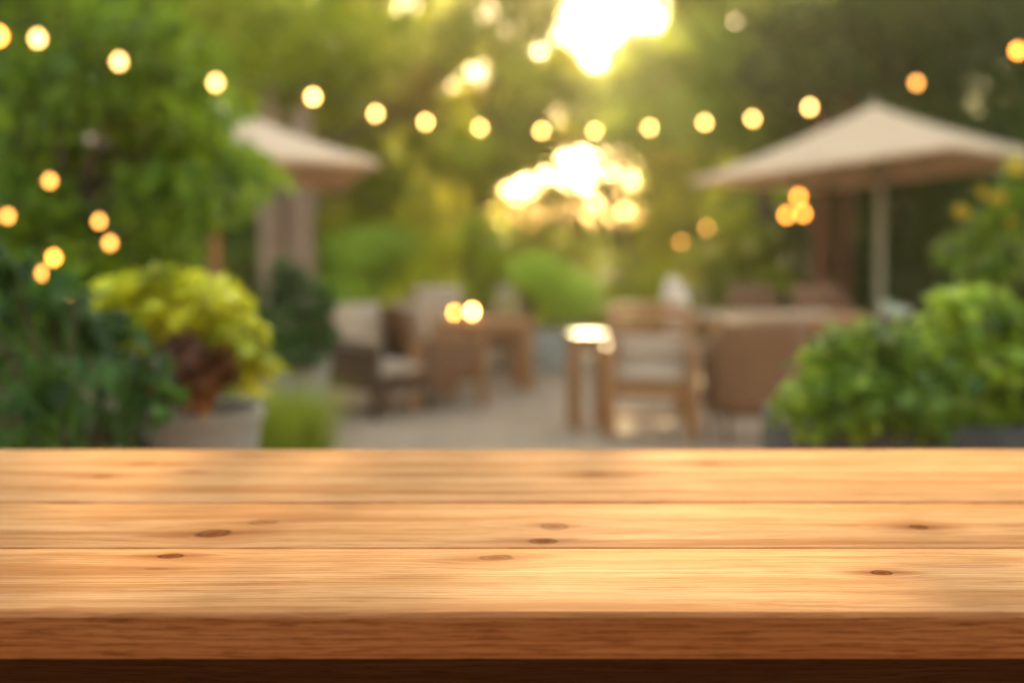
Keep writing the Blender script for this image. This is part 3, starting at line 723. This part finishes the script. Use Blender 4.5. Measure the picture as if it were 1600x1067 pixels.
# --- trees
def tree(label, c, rad, nb, rb, n, leaf, mat, seed, base=None, r=.16, bark='bark', keep=None, tofs=0.0, zb=0.15, name='garden_tree', limbs=14):
    bl = make_blobs(c, rad, nb, rb, zb, seed, keep)
    b = base or (c[0], c[1], 0)
    return plant(name, label, 'tree', b, bl, n, leaf, L[mat], r, M[bark], 'trees round the patio', simple=True, limbs=limbs, spread=.28, tofs=tofs, fork=.5)
tree('dark olive tree rising behind the left parasol', (-5.3, 19.5, 4.9), (2.6, 1.8, 3.0), 34, .72, 13000, .17, 'olive', 41, tofs=-.12)
tree('tall green tree at the far left behind the leafy tree', (-8.0, 16.0, 4.2), (2.6, 1.8, 3.2), 30, .75, 11000, .17, 'green', 42)
HOLES = ((925, 60, 38, 58), (970, 2, 48, 24), (768, 50, 16, 12), (745, 118, 50, 13), (605, 45, 15, 18), (885, 165, 6, 12), (905, 243, 13, 6), (925, 278, 14, 9), (820, 283, 12, 8), (992, 275, 7, 6))
def sky_keep(q):                          # openings in the crowns, where the sky is seen
    mg = 9 if q[1] < 26 else 20
    px = 800+q[0]/q[1]*F; py = HY-(q[2]-CZ)/q[1]*F
    for (a, b, ra, rb_) in HOLES:
        if ((px-a)/(ra+mg))**2+((py-b)/(rb_+mg))**2 < 1: return False
    return True
tree('airy olive tree left of the sky gap with light showing through its crown', (-1.6, 18.6, 4.7), (2.6, 1.4, 3.0), 96, .36, 23000, .13, 'olive', 43, base=(-2.9, 18.8, 0), keep=sky_keep, tofs=.12, r=.13, zb=.1)
tree('tree with leaf colour toned as lit gold above the left parasol', (-2.6, 17.6, 3.75), (1.5, .6, .45), 12, .30, 3000, .12, 'gold', 44, base=(-3.6, 17.8, 0), r=.07, zb=0, keep=sky_keep)
tree('bright lime green tree right of the sky gap', (3.6, 18.5, 4.7), (2.6, 1.4, 2.4), 64, .48, 19000, .15, 'bright', 45, base=(4.3, 18.6, 0), keep=sky_keep, tofs=-.15)
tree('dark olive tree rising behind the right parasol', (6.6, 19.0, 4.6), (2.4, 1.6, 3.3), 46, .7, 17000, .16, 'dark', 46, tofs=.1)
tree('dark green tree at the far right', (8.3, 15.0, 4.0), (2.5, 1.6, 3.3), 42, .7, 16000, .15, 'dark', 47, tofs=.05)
tree('small tree with warm glow in its leaf colour arching over the sunset gap', (.8, 21.5, 4.0), (2.4, .8, 1.1), 44, .26, 8000, .13, 'gold', 48, base=(2.6, 21.8, 0), r=.08, zb=0, keep=sky_keep, tofs=.05)
tree('tall tree far behind left of centre', (-5.0, 29, 5.5), (4.2, 2.2, 4.8), 36, 1.1, 12000, .26, 'olive', 49, zb=0, keep=sky_keep)
tree('tall tree far behind right of centre', (7.5, 30, 5.5), (4.8, 2.2, 4.8), 36, 1.2, 12000, .26, 'green', 50, zb=0, keep=sky_keep)
tree('distant hazy tree just left of the sunset gap', (-2.0, 31, 4.6), (2.9, 1.6, 4.0), 46, .6, 12000, .24, 'olive', 51, zb=0, keep=sky_keep, tofs=.15)
tree('distant hazy tree just right of the sunset gap', (4.0, 32, 4.8), (3.0, 1.6, 4.0), 46, .6, 12000, .24, 'olive', 52, zb=0, keep=sky_keep, tofs=.15)
tree('broad dark tree far behind the left parasol', (-9.5, 27, 4.2), (4.5, 2, 4.4), 34, 1.2, 12000, .26, 'dark', 53, zb=0, tofs=.1)
tree('broad dark tree far behind the right parasol', (10.5, 24, 4.2), (3.8, 2, 4.6), 48, 1.1, 18000, .24, 'dark', 54, zb=0, tofs=.1)
shrub('tall dark shrub filling the gap under the right parasol', (6.9, 21.0, 1.6), (2.2, .9, 1.7), 22, .55, 7000, .13, 'dark', 55)
shrub('tall olive shrub filling the gap under the left parasol', (-6.2, 21.5, 1.7), (2.2, .9, 1.8), 22, .55, 7000, .13, 'olive', 56, tofs=.1)
def bough_tree(label, base, x0, x1, y0, y1, step, d, k, n, leaf, mat, seed, tofs, r):
    g = np.random.default_rng(seed); bl = []
    for px in np.arange(x0, x1, step):
        for py in np.arange(y0, y1, step):
            q = P(px+g.uniform(-.4, .4)*step, py+g.uniform(-.4, .4)*step, d+g.uniform(-.8, .8))
            if ((px-868)/80)**2+((py+200)/150)**2 < 1 and g.random() < .22: continue     # unseen upper crown thinned to let dappled sun onto the table
            if sky_keep(q) and g.random() < .93: bl.append((q, (k*1.2, k*1.2, k*.85)))
    return plant('garden_tree', label, 'tree', base, bl, n, leaf, L[mat], r, M['bark'], 'trees round the patio', simple=True, limbs=16, spread=.28, tofs=tofs, fork=.5)
bough_tree('light green tree whose boughs frame the white sky gap', (-.9, 20.4, 0), 520, 1200, -330, 150, 27, 20.0, .22, 43000, .10, 'lime', 71, -.05, .10)  # boughs above the view added to keep direct sun off the table
bough_tree('tree with sun glow in its leaf colour whose boughs frame the setting sun', (2.2, 22.4, 0), 690, 1090, 130, 325, 22, 22.0, .20, 19000, .10, 'sunglow', 72, .0, .07)
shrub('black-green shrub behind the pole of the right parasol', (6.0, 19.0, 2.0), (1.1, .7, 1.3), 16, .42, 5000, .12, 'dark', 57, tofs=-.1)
shrub('deep olive shrub between the pale twin trunks and the lime shrub', (-3.0, 18.5, 1.9), (1.0, .7, 1.2), 16, .42, 5000, .12, 'olive', 58, tofs=.1)
# trunks
def trunks(label, name, pxs, d, z1, r, bark):
    c = P(sum(p[0] for p in pxs)/len(pxs), 0, d); root = thing(name, label, 'tree', (c.x, d, 0), group=None)
    for (px, rr) in pxs:
        x = P(px, 0, d).x-c.x
        pts = [(x*.75, 0, 0), (x*.9, .03, z1*.3), (x, -.03, z1*.6), (x*1.1, .02, z1)]
        MB().tube(pts, [rr*1.25, rr*1.05, rr, rr*.85], 14).build('trunk', M[bark], root)
    return root, c
rt, c = trunks('pale pinkish twin trunked tree standing behind the left parasol', 'twin_trunk_tree', ((426, .165), (471, .16)), 13.6, 3.4, .1, 'pink_bark')
bl = make_blobs((c.x-.3, 13.8, 3.6), (1.6, .8, .9), 18, .4, 0, 61)
pos, idx, out = blob_points(bl, 5000, .5)
leaves_object('crown', L['olive'], pos-np.array((c.x, 13.6, 0)), np.clip(rng.normal(.35, .2, 5000), 0, 1), .13*(.6+.8*rng.random(5000)), rt, simple=True)
rt, c = trunks('dark reddish tree trunk standing behind the right parasol', 'tree_with_red_bark', ((1283, .14), (1322, .10)), 16.4, 3.6, .1, 'red_bark')
bl = make_blobs((c.x+.3, 16.6, 4.0), (1.7, .8, .9), 18, .42, 0, 62)
pos, idx, out = blob_points(bl, 5000, .5)
leaves_object('crown', L['dark'], pos-np.array((c.x, 16.4, 0)), np.clip(rng.normal(.5, .2, 5000), 0, 1), .13*(.6+.8*rng.random(5000)), rt, simple=True)

# --- far wood closing the view, low in the middle where the sun stands
bl = []
gw = np.random.default_rng(77)
for i in range(330):
    x = gw.uniform(-38, 40); y = gw.uniform(40, 50)
    px = 800+x/y*F; hmax = 2.1 if 760 < px < 1050 else (6.0 if 600 < px < 1200 else 13)
    z = gw.uniform(.3, max(.6, hmax-1.2)); k = gw.uniform(1.2, 2.2) if hmax > 3 else .8
    bl.append((np.array((x, y, z)), (k*1.3, k, min(k, max(.5, hmax-z)))))
pos, idx, out = blob_points(bl, 70000, .5)
tb = rng.normal(.5, .2, len(bl)); tint = np.clip(tb[idx]+rng.normal(0, .15, len(pos)), 0, 1)
wd = leaves_object('woodland', L['green'], pos, tint, .5*(.6+.8*rng.random(len(pos))), None, simple=True)
tag(wd, 'distant green wood closing the view beyond the garden', 'woodland', kind='stuff')

# --- added unseen house behind the viewer, blocking sky light from the table front
hs = thing('added_house', 'added unseen timber clad house behind the viewer, blocking sky light', 'light blocker', (0, -2.2, 0))
clad = simple_mat('brown cladding', (.20, .10, .05), (.32, .17, .085), 5, .7, (.6, 1, 8))
wl = MB()
for i in range(24): wl.box((0, 0, .075+i*.15), (11, .05, .144), bev=.004)
wl.build('wall', clad, hs)
rf = MB(); rf.box((0, -.6, 3.85), (12, 2.6, .08), (R(-14), 0, 0)); rf.build('roof', M['dark_planter'], hs)
dr = MB().box((1.2, .04, 1.05), (.95, .05, 2.1)).build('door', M['dark_wood'], hs); MB().tube([(.83, .07, 1.0), (.83, .12, 1.0), (.83, .12, 1.12)], .012).build('handle', M['metal'], dr)
wn = MB()
for sx in (-.55, .55): wn.box((-1.8+sx, .04, 1.6), (.07, .05, 1.17))
for sz in (-.55, .55): wn.box((-1.8, .045, 1.6+sz), (1.03, .05, .07))
wn.build('window', M['chair_wood'], hs)

# ================================================================== haze
HAZE = True
if HAZE:
    t = NT('evening haze'); pv = t.n('ShaderNodeVolumePrincipled'); pv.inputs['Color'].default_value = (1, .88, .66, 1)
    pv.inputs['Density'].default_value = .0016; pv.inputs['Anisotropy'].default_value = .82
    t.t.links.new(pv.outputs[0], t.out.inputs['Volume'])
    hz = MB().box((0, 20, 8), (120, 90, 18), bev=0).build('haze', t.m, smooth=False); tag(hz, 'thin golden evening haze hanging over the whole garden', 'haze', kind='stuff')

# ================================================================== light, sky, camera
SUN_EL, SUN_AZ = R(20.0), math.atan2(110, F)
sun = bpy.data.lights.new('sun', 'SUN'); sun.energy = 3.0; sun.angle = R(.5); sun.color = (1, .76, .42)
so = bpy.data.objects.new('sun', sun); link(so)
dirv = Vector((math.sin(SUN_AZ)*math.cos(SUN_EL), math.cos(SUN_AZ)*math.cos(SUN_EL), math.sin(SUN_EL)))   # towards the sun
so.rotation_euler = dirv.to_track_quat('Z', 'Y').to_euler()
w = bpy.data.worlds.new('World'); S.world = w; w.use_nodes = True
nt = w.node_tree; nt.nodes.clear()
sky = nt.nodes.new('ShaderNodeTexSky'); sky.sky_type = 'NISHITA'; sky.sun_disc = False
sky.sun_elevation = SUN_EL; sky.sun_rotation = SUN_AZ; sky.air_density = 1.0; sky.dust_density = 1.2; sky.ozone_density = 1.0; sky.altitude = 0
tint = nt.nodes.new('ShaderNodeMix'); tint.data_type = 'RGBA'; tint.blend_type = 'MULTIPLY'; tint.inputs[0].default_value = 1
tint.inputs[7].default_value = (1.0, .85, .61, 1)
nt.links.new(sky.outputs[0], tint.inputs[6])
bg = nt.nodes.new('ShaderNodeBackground'); bg.inputs[1].default_value = .15
nt.links.new(tint.outputs[2], bg.inputs[0])
wo = nt.nodes.new('ShaderNodeOutputWorld'); nt.links.new(bg.outputs[0], wo.inputs[0])

cam = bpy.data.cameras.new('camera'); co = bpy.data.objects.new('camera', cam); link(co)
co.location = (0, 0, CZ); co.rotation_euler = (R(90), 0, 0)
cam.sensor_width = 36; cam.lens = F/1600*36; cam.shift_y = -(533.5-HY)/1600
cam.clip_start = .05; cam.clip_end = 2000
cam.dof.use_dof = True; cam.dof.focus_distance = 1.48; cam.dof.aperture_fstop = 1.32
S.camera = co
S.view_settings.view_transform = 'Standard'; S.view_settings.look = 'None'; S.view_settings.gamma = 1
S.view_settings.exposure = 2.55
